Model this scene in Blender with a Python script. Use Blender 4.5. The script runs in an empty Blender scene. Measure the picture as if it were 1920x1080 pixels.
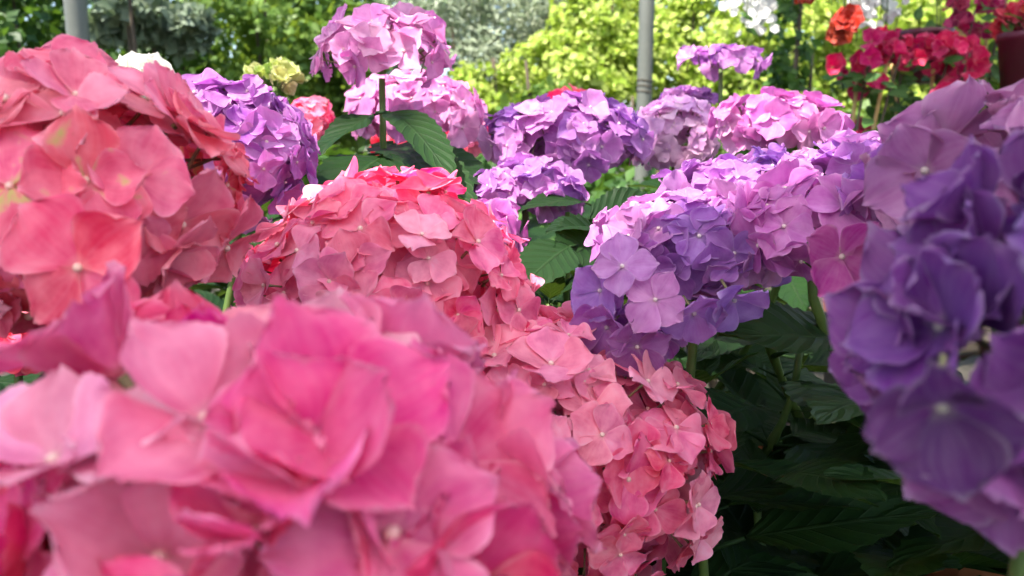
import bpy, math, random
import numpy as np
from mathutils import Vector, Matrix, Quaternion, noise

random.seed(7)
SC = bpy.context.scene
COL = SC.collection

# ------------------------------------------------------------------ camera
CAM_POS = Vector((0.0, 0.0, 1.15))
PITCH = math.radians(-10)
HFOV = math.radians(65)
FPX = 960 / math.tan(HFOV / 2)
cd = bpy.data.cameras.new('camera')
cd.sensor_width = 36
cd.lens = 18 / math.tan(HFOV / 2)
cd.clip_start = 0.01
cd.clip_end = 400
cd.dof.use_dof = True
cd.dof.focus_distance = 0.44
cd.dof.aperture_fstop = 12.5
cam = bpy.data.objects.new('camera', cd)
COL.objects.link(cam)
cam.location = CAM_POS
cam.rotation_euler = (math.radians(90) + PITCH, 0, 0)
SC.camera = cam

# ------------------------------------------------------------------ sky and sun
SUN_DIR = Vector((-0.40, -0.34, 0.85)).normalized()      # towards the sun
elev = math.asin(SUN_DIR.z)
world = bpy.data.worlds.new('World')
SC.world = world
world.use_nodes = True
wn = world.node_tree.nodes
wl = world.node_tree.links
wn.clear()
sky = wn.new('ShaderNodeTexSky')
sky.sky_type = 'NISHITA'
sky.sun_disc = False
sky.sun_elevation = elev
sky.sun_rotation = math.atan2(SUN_DIR.x, SUN_DIR.y)
bg = wn.new('ShaderNodeBackground')
bg.inputs['Strength'].default_value = 0.115
wo = wn.new('ShaderNodeOutputWorld')
wl.new(sky.outputs[0], bg.inputs[0])
wl.new(bg.outputs[0], wo.inputs[0])
sd = bpy.data.lights.new('sun', 'SUN')
sd.energy = 4.9
sd.angle = math.radians(0.53)
sd.color = (1.0, 0.94, 0.84)
sun = bpy.data.objects.new('sun', sd)
COL.objects.link(sun)
sun.location = (-4, -4, 9)
sun.rotation_euler = SUN_DIR.to_track_quat('Z', 'Y').to_euler()

SC.view_settings.view_transform = 'Standard'
SC.view_settings.look = 'None'
SC.view_settings.gamma = 1.0
SC.view_settings.exposure = 1.55
SC.render.engine = 'CYCLES'
SC.cycles.use_denoising = True
SC.cycles.use_light_tree = False
SC.cycles.max_bounces = 5
SC.cycles.diffuse_bounces = 4
SC.cycles.use_adaptive_sampling = True
SC.cycles.adaptive_threshold = 0.03
SC.cycles.transmission_bounces = 6
SC.cycles.sample_clamp_indirect = 6.0

# ------------------------------------------------------------------ helpers
_R = Vector((1, 0, 0))
_F = Vector((0, math.cos(PITCH), math.sin(PITCH)))
_U = Vector((0, -math.sin(PITCH), math.cos(PITCH)))


def P(px, py, d):
    """a point of the place, from its bearing in the photograph and its distance in metres"""
    return CAM_POS + _R * ((px - 960) / FPX * d) + _U * ((540 - py) / FPX * d) + _F * d


def mesh_obj(name, me, parent=None, mat=None):
    o = bpy.data.objects.new(name, me)
    COL.objects.link(o)
    if parent is not None:
        o.parent = parent
    if mat is not None and not me.materials:
        me.materials.append(mat)
    return o


def empty(name, loc):
    o = bpy.data.objects.new(name, None)
    COL.objects.link(o)
    o.location = loc
    o.empty_display_size = 0.02
    return o


def tag(o, label=None, cat=None, group=None, kind=None):
    if label:
        o['label'] = label
    if cat:
        o['category'] = cat
    if group:
        o['group'] = group
    if kind:
        o['kind'] = kind
    return o


def make_mesh(name, verts, faces, mat=None, smooth=True, uvs=None):
    me = bpy.data.meshes.new(name)
    me.from_pydata(verts, [], faces)
    if uvs is not None:
        ul = me.uv_layers.new(name='UVMap')
        li = np.zeros(len(me.loops), dtype=np.int32)
        me.loops.foreach_get('vertex_index', li)
        ul.data.foreach_set('uv', np.asarray(uvs, dtype=np.float32)[li].ravel())
    if smooth:
        me.polygons.foreach_set('use_smooth', [True] * len(me.polygons))
    if mat is not None:
        me.materials.append(mat)
    me.update()
    return me


class MB:
    """collects boxes, tubes, lathes and leaves, then links them as one mesh object"""

    def __init__(self):
        self.v, self.f = [], []

    def add(self, v, f):
        n = len(self.v)
        self.v += [tuple(p) for p in v]
        self.f += [tuple(i + n for i in q) for q in f]

    def box(self, a, b):
        x0, y0, z0 = a
        x1, y1, z1 = b
        self.add([(x0, y0, z0), (x1, y0, z0), (x1, y1, z0), (x0, y1, z0),
                  (x0, y0, z1), (x1, y0, z1), (x1, y1, z1), (x0, y1, z1)],
                 [(0, 3, 2, 1), (4, 5, 6, 7), (0, 1, 5, 4), (1, 2, 6, 5), (2, 3, 7, 6), (3, 0, 4, 7)])

    def tube(self, pts, radii, n=8, caps=True):
        pts = [Vector(p) for p in pts]
        m = len(pts)
        if not hasattr(radii, '__len__'):
            radii = [radii] * m
        prev = None
        base = len(self.v)
        for i in range(m):
            t = (pts[min(i + 1, m - 1)] - pts[max(i - 1, 0)])
            t = t.normalized() if t.length > 1e-9 else Vector((0, 0, 1))
            if prev is None:
                a = t.orthogonal().normalized()
            else:
                a = (prev - t * prev.dot(t))
                a = a.normalized() if a.length > 1e-6 else t.orthogonal().normalized()
            prev = a
            b = t.cross(a)
            for k in range(n):
                an = 2 * math.pi * k / n
                self.v.append(tuple(pts[i] + (a * math.cos(an) + b * math.sin(an)) * radii[i]))
        for i in range(m - 1):
            for k in range(n):
                k2 = (k + 1) % n
                self.f.append((base + i * n + k, base + i * n + k2, base + (i + 1) * n + k2, base + (i + 1) * n + k))
        if caps:
            self.f.append(tuple(base + k for k in range(n))[::-1])
            self.f.append(tuple(base + (m - 1) * n + k for k in range(n)))

    def lathe(self, prof, n=24, c=(0, 0, 0)):
        base = len(self.v)
        for r, z in prof:
            for k in range(n):
                a = 2 * math.pi * k / n
                self.v.append((c[0] + r * math.cos(a), c[1] + r * math.sin(a), c[2] + z))
        for i in range(len(prof) - 1):
            for k in range(n):
                k2 = (k + 1) % n
                self.f.append((base + i * n + k, base + i * n + k2, base + (i + 1) * n + k2, base + (i + 1) * n + k))

    def build(self, name, mat, parent=None, smooth=True):
        return mesh_obj(name, make_mesh(name, self.v, self.f, mat, smooth), parent)


# ------------------------------------------------------------------ materials
def new_mat(name):
    m = bpy.data.materials.new(name)
    m.use_nodes = True
    m.node_tree.nodes.clear()
    return m, m.node_tree.nodes, m.node_tree.links


def N(nodes, t, **kw):
    n = nodes.new(t)
    for k, v in kw.items():
        setattr(n, k, v)
    return n


def math_node(nodes, links, op, a, b=None, c=None, clamp=False):
    n = nodes.new('ShaderNodeMath')
    n.operation = op
    n.use_clamp = clamp
    for i, x in enumerate((a, b, c)):
        if x is None:
            continue
        if isinstance(x, (int, float)):
            n.inputs[i].default_value = x
        else:
            links.new(x, n.inputs[i])
    return n.outputs[0]


def mix_col(nodes, links, fac, a, b, blend='MIX'):
    n = nodes.new('ShaderNodeMix')
    n.data_type = 'RGBA'
    n.blend_type = blend
    for sock, x in ((n.inputs[0], fac), (n.inputs[6], a), (n.inputs[7], b)):
        if isinstance(x, (int, float)):
            sock.default_value = x
        elif isinstance(x, tuple):
            sock.default_value = (x[0], x[1], x[2], 1)
        else:
            links.new(x, sock)
    return n.outputs[2]


def map_range(nodes, links, x, a, b, c=0.0, d=1.0):
    n = nodes.new('ShaderNodeMapRange')
    n.inputs[1].default_value = a
    n.inputs[2].default_value = b
    n.inputs[3].default_value = c
    n.inputs[4].default_value = d
    links.new(x, n.inputs[0])
    return n.outputs[0]


def petal_material():
    m, n, l = new_mat('petal')
    oi = N(n, 'ShaderNodeObjectInfo')
    uv = N(n, 'ShaderNodeUVMap')
    sep = N(n, 'ShaderNodeSeparateXYZ')
    l.new(uv.outputs[0], sep.inputs[0])
    u, v = sep.outputs[0], sep.outputs[1]           # u base to tip, v 0..1 across
    av = math_node(n, l, 'ABSOLUTE', math_node(n, l, 'MULTIPLY_ADD', v, 2.0, -1.0))
    # fan veins: noise that runs lengthwise
    comb = N(n, 'ShaderNodeCombineXYZ')
    l.new(math_node(n, l, 'MULTIPLY', u, 1.1), comb.inputs[0])
    l.new(math_node(n, l, 'MULTIPLY', v, 11.0), comb.inputs[1])
    l.new(math_node(n, l, 'MULTIPLY', oi.outputs['Random'], 40.0), comb.inputs[2])
    vn = N(n, 'ShaderNodeTexNoise')
    vn.inputs['Scale'].default_value = 1.6
    vn.inputs['Detail'].default_value = 4
    l.new(comb.outputs[0], vn.inputs['Vector'])
    vein = map_range(n, l, vn.outputs[0], 0.35, 0.65)
    # soft blotches
    comb2 = N(n, 'ShaderNodeCombineXYZ')
    l.new(u, comb2.inputs[0]); l.new(v, comb2.inputs[1])
    l.new(math_node(n, l, 'MULTIPLY', oi.outputs['Random'], 91.0), comb2.inputs[2])
    bn = N(n, 'ShaderNodeTexNoise')
    bn.inputs['Scale'].default_value = 2.2
    bn.inputs['Detail'].default_value = 3
    l.new(comb2.outputs[0], bn.inputs['Vector'])
    blot = map_range(n, l, bn.outputs[0], 0.32, 0.7)
    base = oi.outputs['Color']
    hs = N(n, 'ShaderNodeHueSaturation')
    l.new(base, hs.inputs['Color'])
    l.new(map_range(n, l, blot, 0, 1, 0.88, 1.1), hs.inputs['Saturation'])
    l.new(map_range(n, l, blot, 0, 1, 1.16, 0.86), hs.inputs['Value'])
    l.new(map_range(n, l, oi.outputs['Random'], 0, 1, 0.488, 0.512), hs.inputs['Hue'])
    c = mix_col(n, l, math_node(n, l, 'MULTIPLY', vein, 0.22), hs.outputs[0], mix_col(n, l, 0.2, base, (1, 0.9, 0.96)))
    # pale rim and claw
    rim = math_node(n, l, 'MULTIPLY', map_range(n, l, av, 0.86, 1.0), 0.7)
    rim2 = math_node(n, l, 'MULTIPLY', map_range(n, l, u, 0.9, 1.0), 0.7)
    c = mix_col(n, l, math_node(n, l, 'MULTIPLY', math_node(n, l, 'MAXIMUM', rim, rim2), map_range(n, l, bn.outputs[0], 0.62, 0.4, 0.25, 1.1)), c, mix_col(n, l, 0.26, hs.outputs[0], (1, 0.88, 0.92)))
    claw = map_range(n, l, u, 0.16, 0.02, 0.0, 0.5)
    c = mix_col(n, l, claw, c, mix_col(n, l, 0.4, base, (0.75, 0.72, 0.52)))
    # small browned flecks
    fl = N(n, 'ShaderNodeTexNoise')
    fl.inputs['Scale'].default_value = 13
    fl.inputs['Detail'].default_value = 2
    l.new(comb2.outputs[0], fl.inputs['Vector'])
    fk = math_node(n, l, 'MULTIPLY', map_range(n, l, fl.outputs[0], 0.70, 0.76), math_node(n, l, 'MULTIPLY', map_range(n, l, u, 0.3, 0.9), 0.3))
    c = mix_col(n, l, fk, c, (0.30, 0.15, 0.07))
    # ageing to green-yellow, amount in the object colour's alpha
    age = math_node(n, l, 'SUBTRACT', 1.0, oi.outputs['Alpha'])
    agt = math_node(n, l, 'SUBTRACT', math_node(n, l, 'MULTIPLY_ADD', age, 0.62, 0.27), math_node(n, l, 'MULTIPLY_ADD', u, 0.14, bn.outputs[0]))
    agm = math_node(n, l, 'MULTIPLY', math_node(n, l, 'MULTIPLY', agt, 7.0, clamp=True), 0.8)
    c = mix_col(n, l, agm, c, (0.60, 0.60, 0.17))
    bs = N(n, 'ShaderNodeBsdfPrincipled')
    l.new(c, bs.inputs['Base Color'])
    bs.inputs['Roughness'].default_value = 0.55
    bs.inputs['Specular IOR Level'].default_value = 0.12
    bs.inputs['Sheen Weight'].default_value = 0.03
    bs.inputs['Sheen Roughness'].default_value = 0.4
    bp = N(n, 'ShaderNodeBump')
    bp.inputs['Strength'].default_value = 0.22
    bp.inputs['Distance'].default_value = 0.001
    l.new(vn.outputs[0], bp.inputs['Height'])
    l.new(bp.outputs[0], bs.inputs['Normal'])
    tr = N(n, 'ShaderNodeBsdfTranslucent')
    hs2 = N(n, 'ShaderNodeHueSaturation')
    hs2.inputs['Saturation'].default_value = 1.12
    l.new(c, hs2.inputs['Color'])
    l.new(hs2.outputs[0], tr.inputs['Color'])
    mx = N(n, 'ShaderNodeMixShader')
    mx.inputs[0].default_value = 0.36
    l.new(bs.outputs[0], mx.inputs[1]); l.new(tr.outputs[0], mx.inputs[2])
    out = N(n, 'ShaderNodeOutputMaterial')
    l.new(mx.outputs[0], out.inputs[0])
    return m


def leaf_material(name, dark, light, vein=(0.18, 0.26, 0.08), rough=0.42, transl=0.25, veins=True, bump=0.5):
    m, n, l = new_mat(name)
    oi = N(n, 'ShaderNodeObjectInfo')
    uv = N(n, 'ShaderNodeUVMap')
    sep = N(n, 'ShaderNodeSeparateXYZ')
    l.new(uv.outputs[0], sep.inputs[0])
    u, v = sep.outputs[0], sep.outputs[1]
    av = math_node(n, l, 'ABSOLUTE', math_node(n, l, 'MULTIPLY_ADD', v, 2.0, -1.0))
    ph = math_node(n, l, 'MULTIPLY_ADD', av, -1.9, math_node(n, l, 'MULTIPLY', u, 8.0))
    fr = math_node(n, l, 'ABSOLUTE', math_node(n, l, 'SUBTRACT', math_node(n, l, 'FRACT', ph), 0.5))
    side = map_range(n, l, fr, 0.09, 0.0)
    mid = map_range(n, l, av, 0.07, 0.02)
    vv = math_node(n, l, 'MAXIMUM', math_node(n, l, 'MULTIPLY', side, 0.6), mid)
    tc = N(n, 'ShaderNodeTexCoord')
    ns = N(n, 'ShaderNodeTexNoise')
    ns.inputs['Scale'].default_value = 60
    ns.inputs['Detail'].default_value = 5
    l.new(tc.outputs['Object'], ns.inputs['Vector'])
    f = math_node(n, l, 'ADD', math_node(n, l, 'MULTIPLY', ns.outputs[0], 0.6), math_node(n, l, 'MULTIPLY', oi.outputs['Random'], 0.5))
    c = mix_col(n, l, math_node(n, l, 'SUBTRACT', f, 0.1, clamp=True), dark, light)
    c = mix_col(n, l, math_node(n, l, 'MULTIPLY', vv, 0.55), c, vein)
    bs = N(n, 'ShaderNodeBsdfPrincipled')
    l.new(c, bs.inputs['Base Color'])
    bs.inputs['Roughness'].default_value = rough
    bs.inputs['Specular IOR Level'].default_value = 0.18
    bp = N(n, 'ShaderNodeBump')
    bp.inputs['Strength'].default_value = bump
    bp.inputs['Distance'].default_value = 0.002
    h = math_node(n, l, 'SUBTRACT', math_node(n, l, 'MULTIPLY', fr, 1.2), vv)
    l.new(h, bp.inputs['Height'])
    l.new(bp.outputs[0], bs.inputs['Normal'])
    tr = N(n, 'ShaderNodeBsdfTranslucent')
    l.new(mix_col(n, l, 0.4, c, (0.22, 0.34, 0.03)), tr.inputs['Color'])
    mx = N(n, 'ShaderNodeMixShader')
    mx.inputs[0].default_value = transl
    l.new(bs.outputs[0], mx.inputs[1]); l.new(tr.outputs[0], mx.inputs[2])
    out = N(n, 'ShaderNodeOutputMaterial')
    l.new(mx.outputs[0], out.inputs[0])
    return m


def foliage_material(name, cols, transl=0.3, tcol=(0.4, 0.5, 0.03), rough=0.5):
    """crowns of many small leaves: each leaf its own shade"""
    m, n, l = new_mat(name)
    g = N(n, 'ShaderNodeNewGeometry')
    rp = N(n, 'ShaderNodeValToRGB')
    el = rp.color_ramp.elements
    while len(el) < len(cols):
        el.new(0.5)
    for i, c in enumerate(cols):
        el[i].position = i / (len(cols) - 1)
        el[i].color = (*c, 1)
    l.new(g.outputs['Random Per Island'], rp.inputs[0])
    bs = N(n, 'ShaderNodeBsdfPrincipled')
    l.new(rp.outputs[0], bs.inputs['Base Color'])
    bs.inputs['Roughness'].default_value = rough
    bs.inputs['Specular IOR Level'].default_value = 0.35
    tr = N(n, 'ShaderNodeBsdfTranslucent')
    l.new(mix_col(n, l, 0.5, rp.outputs[0], tcol), tr.inputs['Color'])
    mx = N(n, 'ShaderNodeMixShader')
    mx.inputs[0].default_value = transl
    l.new(bs.outputs[0], mx.inputs[1]); l.new(tr.outputs[0], mx.inputs[2])
    out = N(n, 'ShaderNodeOutputMaterial')
    l.new(mx.outputs[0], out.inputs[0])
    return m


def plain_material(name, a, b, scale=20, rough=0.6, bump=0.3, metallic=0.0, stretch=(1, 1, 1), spec=0.4):
    m, n, l = new_mat(name)
    tc = N(n, 'ShaderNodeTexCoord')
    mp = N(n, 'ShaderNodeMapping')
    mp.inputs['Scale'].default_value = stretch
    l.new(tc.outputs['Object'], mp.inputs[0])
    ns = N(n, 'ShaderNodeTexNoise')
    ns.inputs['Scale'].default_value = scale
    ns.inputs['Detail'].default_value = 7
    ns.inputs['Roughness'].default_value = 0.65
    l.new(mp.outputs[0], ns.inputs['Vector'])
    c = mix_col(n, l, map_range(n, l, ns.outputs[0], 0.3, 0.7), a, b)
    bs = N(n, 'ShaderNodeBsdfPrincipled')
    l.new(c, bs.inputs['Base Color'])
    bs.inputs['Roughness'].default_value = rough
    bs.inputs['Metallic'].default_value = metallic
    bs.inputs['Specular IOR Level'].default_value = spec
    bp = N(n, 'ShaderNodeBump')
    bp.inputs['Strength'].default_value = bump
    bp.inputs['Distance'].default_value = 0.003
    l.new(ns.outputs[0], bp.inputs['Height'])
    l.new(bp.outputs[0], bs.inputs['Normal'])
    out = N(n, 'ShaderNodeOutputMaterial')
    l.new(bs.outputs[0], out.inputs[0])
    return m


def fabric_material():
    m, n, l = new_mat('canopy_fabric')
    tc = N(n, 'ShaderNodeTexCoord')
    ns = N(n, 'ShaderNodeTexNoise')
    ns.inputs['Scale'].default_value = 3
    ns.inputs['Detail'].default_value = 5
    l.new(tc.outputs['Object'], ns.inputs['Vector'])
    c = mix_col(n, l, ns.outputs[0], (0.80, 0.78, 0.74), (0.86, 0.85, 0.82))
    df = N(n, 'ShaderNodeBsdfDiffuse')
    tr = N(n, 'ShaderNodeBsdfTranslucent')
    l.new(c, df.inputs[0]); l.new(c, tr.inputs[0])
    mx = N(n, 'ShaderNodeMixShader')
    mx.inputs[0].default_value = 0.75
    l.new(df.outputs[0], mx.inputs[1]); l.new(tr.outputs[0], mx.inputs[2])
    out = N(n, 'ShaderNodeOutputMaterial')
    l.new(mx.outputs[0], out.inputs[0])
    return m


M = {}
M['petal'] = petal_material()
M['leaf'] = leaf_material('hydrangea_leaf', (0.005, 0.020, 0.005), (0.020, 0.060, 0.012), vein=(0.03, 0.06, 0.02), rough=0.55)
M['stem'] = plain_material('green_stem', (0.055, 0.10, 0.018), (0.10, 0.15, 0.03), 40, 0.5, 0.2)
M['pedicel'] = plain_material('pedicel', (0.16, 0.17, 0.05), (0.26, 0.20, 0.12), 60, 0.5, 0.1)


def eye_material():
    m, n, l = new_mat('floret_eye')
    oi = N(n, 'ShaderNodeObjectInfo')
    tc = N(n, 'ShaderNodeTexCoord')
    vo = N(n, 'ShaderNodeTexVoronoi')
    vo.inputs['Scale'].default_value = 14
    l.new(tc.outputs['Object'], vo.inputs['Vector'])
    c = mix_col(n, l, 0.5, oi.outputs['Color'], (0.86, 0.80, 0.70))
    c = mix_col(n, l, map_range(n, l, vo.outputs[0], 0.0, 0.6, 0.0, 0.35), c, (0.55, 0.50, 0.22))
    bs = N(n, 'ShaderNodeBsdfPrincipled')
    l.new(c, bs.inputs['Base Color'])
    bs.inputs['Roughness'].default_value = 0.45
    out = N(n, 'ShaderNodeOutputMaterial')
    l.new(bs.outputs[0], out.inputs[0])
    return m


M['eye'] = eye_material()
M['terracotta'] = plain_material('terracotta', (0.36, 0.12, 0.045), (0.45, 0.18, 0.08), 25, 0.8, 0.3)
M['maroon'] = plain_material('maroon_plastic', (0.085, 0.006, 0.022), (0.10, 0.01, 0.028), 12, 0.4, 0.05)
M['soil'] = plain_material('potting_soil', (0.015, 0.010, 0.006), (0.05, 0.033, 0.02), 120, 0.95, 1.0)
M['wood'] = plain_material('weathered_wood', (0.035, 0.026, 0.018), (0.075, 0.058, 0.042), 14, 0.8, 0.4, stretch=(1, 12, 12))
M['bamboo'] = plain_material('bamboo_cane', (0.42, 0.27, 0.09), (0.55, 0.38, 0.16), 30, 0.5, 0.2)
M['post'] = plain_material('galvanised_post', (0.10, 0.11, 0.095), (0.16, 0.17, 0.15), 9, 0.5, 0.12, metallic=0.1, stretch=(1, 1, 0.25))
M['fabric'] = fabric_material()
M['ground'] = plain_material('ground_gravel', (0.03, 0.026, 0.02), (0.07, 0.06, 0.045), 45, 0.95, 1.0)
M['bark'] = plain_material('bark', (0.05, 0.035, 0.022), (0.13, 0.10, 0.07), 30, 0.9, 0.8, stretch=(1, 1, 0.25))
M['render_wall'] = plain_material('painted_render', (0.62, 0.52, 0.38), (0.70, 0.60, 0.46), 6, 0.85, 0.2)

# ------------------------------------------------------------------ the place: ground, canopy, posts, bench
gm = MB()
gm.add([(-80, -60, 0), (80, -60, 0), (80, 120, 0), (-80, 120, 0)], [(0, 1, 2, 3)])
tag(gm.build('ground', M['ground'], smooth=False), 'gravelled nursery ground under the benches', kind='structure')


def canopy(name, label, x0, x1, y0, y1, z):
    nx, ny = 14, 10
    v, f = [], []
    for j in range(ny + 1):
        for i in range(nx + 1):
            a, b = i / nx, j / ny
            sag = -0.10 * math.sin(math.pi * a) * math.sin(math.pi * b)
            v.append((x0 + (x1 - x0) * a, y0 + (y1 - y0) * b, z + sag))
    for j in range(ny):
        for i in range(nx):
            k = j * (nx + 1) + i
            f.append((k, k + 1, k + nx + 2, k + nx + 1))
    root = empty(name, ((x0 + x1) / 2, (y0 + y1) / 2, z))
    tag(root, label, 'canopy')
    off = root.location
    v = [(a - off.x, b - off.y, c - off.z) for a, b, c in v]
    mesh_obj('fabric', make_mesh('fabric', v, f, M['fabric']), root)
    for yy in (y0, y1):
        b = MB()
        b.tube([(x0 - off.x, yy - off.y, 0.02), (x1 - off.x, yy - off.y, 0.02)], 0.02, 8)
        b.build('rail', M['post'], root)
    return root


CZ = CAM_POS.z + 1.35
canopy('shade_canopy', 'white fabric shade canopy over the flower bench', -2.6, 2.6, -2.3, -0.17, CZ)
canopy('shade_canopy', 'white fabric shade canopy over the potted bougainvillea', 0.25, 2.6, 0.85, 2.15, CZ + 0.05)


def post(px, d, w, label, top=CZ):
    p = P(px, 180, d)
    b = MB()
    r = w / 2
    b.tube([(0, 0, 0), (0, 0, 0.9), (0, 0, 1.8), (0, 0, top)], r, 16)
    o = empty('metal_post', (p.x, p.y, 0))
    tag(o, label, 'post', 'metal canopy posts')
    b.build('pole', M['post'], o)
    c = MB()
    c.tube([(0, 0, 1.62), (0, 0, 1.66)], r * 1.12, 16)
    c.build('collar', M['post'], o)
    w_ = MB()
    for zz in (1.30, 1.315, 1.33):
        w_.tube([(r * 1.04 * math.cos(a), r * 1.04 * math.sin(a), zz + 0.002 * math.sin(a * 2)) for a in [i * 0.4 for i in range(17)]], 0.0016, 5)
    w_.build('wire_tie', M['bark'], o)
    q = MB()
    q.box((-0.08, -0.08, 0), (0.08, 0.08, 0.012))
    q.build('base_plate', M['post'], o, False)


post(157, 2.1, 0.055, 'grey metal post rising behind the large coral pink bloom')
post(1208, 2.25, 0.043, 'thin grey metal post in front of the yellow-green shrub')

# bench of planks the pots stand on
BENCH_Z = 0.70


def bench(label, x0, x1, y0, y1, z):
    root = empty('display_bench', ((x0 + x1) / 2, (y0 + y1) / 2, 0))
    tag(root, label, 'bench')
    off = root.location
    y = y0
    while y < y1:
        b = MB()
        b.box((x0 - off.x, y - off.y, z - 0.022), (x1 - off.x, y + 0.088 - off.y, z + random.uniform(-0.001, 0.001)))
        b.build('plank', M['wood'], root, False)
        y += 0.1
    for sx in (x0 + 0.06, x1 - 0.12):
        for sy in (y0 + 0.04, y1 - 0.12):
            b = MB()
            b.box((sx - off.x, sy - off.y, 0), (sx + 0.06 - off.x, sy + 0.06 - off.y, z - 0.024))
            b.build('leg', M['wood'], root, False)
    return root


bench('weathered plank bench carrying the potted hydrangeas', -0.95, 0.95, -0.15, 1.28, BENCH_Z)
bench('weathered plank bench carrying the potted bougainvillea', 0.55, 2.3, 1.42, 2.05, BENCH_Z + 0.1)


# ------------------------------------------------------------------ petals, florets, leaves
def petal_mesh(seed, W=1.12, cup=0.35, bend=0.12, ripple=0.06, serr=0.0, nu=11, nv=8, crease=0.06, twist=0.0):
    rg = random.Random(seed)
    ph = [rg.uniform(0, 6.28) for _ in range(6)]
    v, uv, f = [], [], []
    for i in range(nu + 1):
        u = i / nu
        if u < 0.6:
            fw = 0.10 + 0.90 * math.sin(math.pi / 2 * (u / 0.6)) ** 1.15
        else:
            fw = math.sqrt(max(0, 1 - 0.87 * ((u - 0.6) / 0.4) ** 2))
        for j in range(nv + 1):
            t = -1 + 2 * j / nv
            s = serr * (1 if (i + j) % 2 else -1)
            y = t * fw * W / 2 * (1 + (s if abs(t) > 0.99 and u > 0.35 else 0) + 0.05 * math.sin(3 * u + ph[0]) * (1 if t > 0 else -0.6))
            x = u - 0.13 * abs(t) ** 2.2 * u * u + 0.05 * math.exp(-(t / 0.2) ** 2) * u ** 6
            if i == nu:
                x += s * 0.8
            z = cup * y * y * 1.6 + bend * x * x
            z += ripple * (math.sin(4.2 * t + ph[1]) * u ** 2 * abs(t) ** 0.8 + 0.7 * math.sin(5.5 * u * 1.3 + ph[2]) * abs(t) ** 2 * u)
            z += ripple * 0.7 * math.sin(7.5 * t + ph[4]) * u ** 4
            if nu >= 16:                                # fine ruffle along the edge of the near petals
                z += 0.022 * math.sin(15 * t + ph[3]) * u ** 6 + 0.022 * math.sin(17 * u + ph[5]) * abs(t) ** 6 * u
            z -= crease * math.exp(-(t / 0.22) ** 2) * u * (1.15 - u)
            z += twist * t * u * u
            v.append((x, y, z)); uv.append((u, (t + 1) / 2))
    for i in range(nu):
        for j in range(nv):
            k = i * (nv + 1) + j
            f.append((k, k + 1, k + nv + 2, k + nv + 1))
    return v, f, uv


PET, PETHI, PETRAW = [], [], []
rg = random.Random(3)
for k in range(14):
    kw = dict(W=rg.uniform(1.0, 1.3), cup=rg.choice([0.05, 0.15, 0.25, 0.4, 0.6]), bend=rg.uniform(-0.28, 0.14),
              ripple=rg.uniform(0.02, 0.07), crease=rg.uniform(0.02, 0.10), twist=rg.uniform(-0.12, 0.12))
    v, f, uv = petal_mesh(k, **kw)
    PETRAW.append((v, f, uv))
    PET.append(make_mesh('petal', v, f, M['petal'], True, uv))
    v, f, uv = petal_mesh(k, nu=20, nv=18, serr=rg.choice([0.006, 0.014, 0.022]), **kw)
    PETHI.append(make_mesh('petal', v, f, M['petal'], True, uv))


def ball(r, nu=10, nv=6, c=(0, 0, 0), sz=1.0):
    v, f = [], []
    for i in range(nv + 1):
        th = math.pi * i / nv
        for j in range(nu):
            a = 2 * math.pi * j / nu
            v.append((c[0] + r * math.sin(th) * math.cos(a), c[1] + r * math.sin(th) * math.sin(a), c[2] + r * sz * math.cos(th)))
    for i in range(nv):
        for j in range(nu):
            j2 = (j + 1) % nu
            f.append((i * nu + j, (i + 1) * nu + j, (i + 1) * nu + j2, i * nu + j2))
    return v, f


# the stalk of one floret (unit: one petal length), and its bead-like eye
b = MB()
b.tube([(0.10, 0.05, -0.95), (0.05, 0.02, -0.6), (0.01, 0.0, -0.3), (0, 0, -0.02)], [0.05, 0.04, 0.035, 0.06], 6)
PEDICEL = make_mesh('floret', b.v, b.f, M['pedicel'])
v, f = ball(0.068, 12, 8, (0, 0, 0.085), 0.9)
EYE = make_mesh('eye', v, f, M['eye'])


def petal_frames(rg, open_, npet=4):
    """local matrices of the petals of one floret (unit petal length)"""
    out = []
    spin = rg.uniform(0, 6.28)
    for k in range(npet):
        a = spin + k * 2 * math.pi / npet + rg.uniform(-0.13, 0.13)
        tilt = open_ + rg.uniform(-0.11, 0.11)
        lift = 0.02 + (0.05 if k % 2 else 0.0)
        s = rg.uniform(0.88, 1.12)
        m = (Matrix.Rotation(a, 4, 'Z') @ Matrix.Translation((0.03, 0, lift)) @ Matrix.Rotation(-tilt, 4, 'Y')
             @ Matrix.Rotation(0.10 + rg.uniform(-0.10, 0.10), 4, 'X') @ Matrix.Diagonal((s, s * rg.uniform(0.92, 1.08), s, 1)))
        out.append(m)
    return out


# whole florets in one mesh, for the blooms too small to show single petals
FLO = []
for k in range(10):
    rg = random.Random(100 + k)
    V, F, UV = [], [], []
    for m in petal_frames(rg, rg.uniform(-0.05, 0.45)):
        rv, rf, ruv = PETRAW[rg.randrange(len(PETRAW))]
        n0 = len(V)
        V += [tuple(m @ Vector(p)) for p in rv]
        F += [tuple(i + n0 for i in q) for q in rf]
        UV += ruv
    ev, ef = ball(0.085, 8, 5, (0, 0, 0.10))
    n0 = len(V)
    V += ev; UV += [(0.0, 0.5)] * len(ev)
    F += [tuple(i + n0 for i in q) for q in ef]
    nb = len(F)
    n0 = len(V)
    V += b.v; UV += [(0.5, 0.5)] * len(b.v)
    F += [tuple(i + n0 for i in q) for q in b.f]
    me = make_mesh('floret', V, F, M['petal'], True, UV)
    me.materials.append(M['pedicel'])
    mi = [0] * nb + [1] * (len(F) - nb)
    me.polygons.foreach_set('material_index', mi)
    FLO.append(me)


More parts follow.
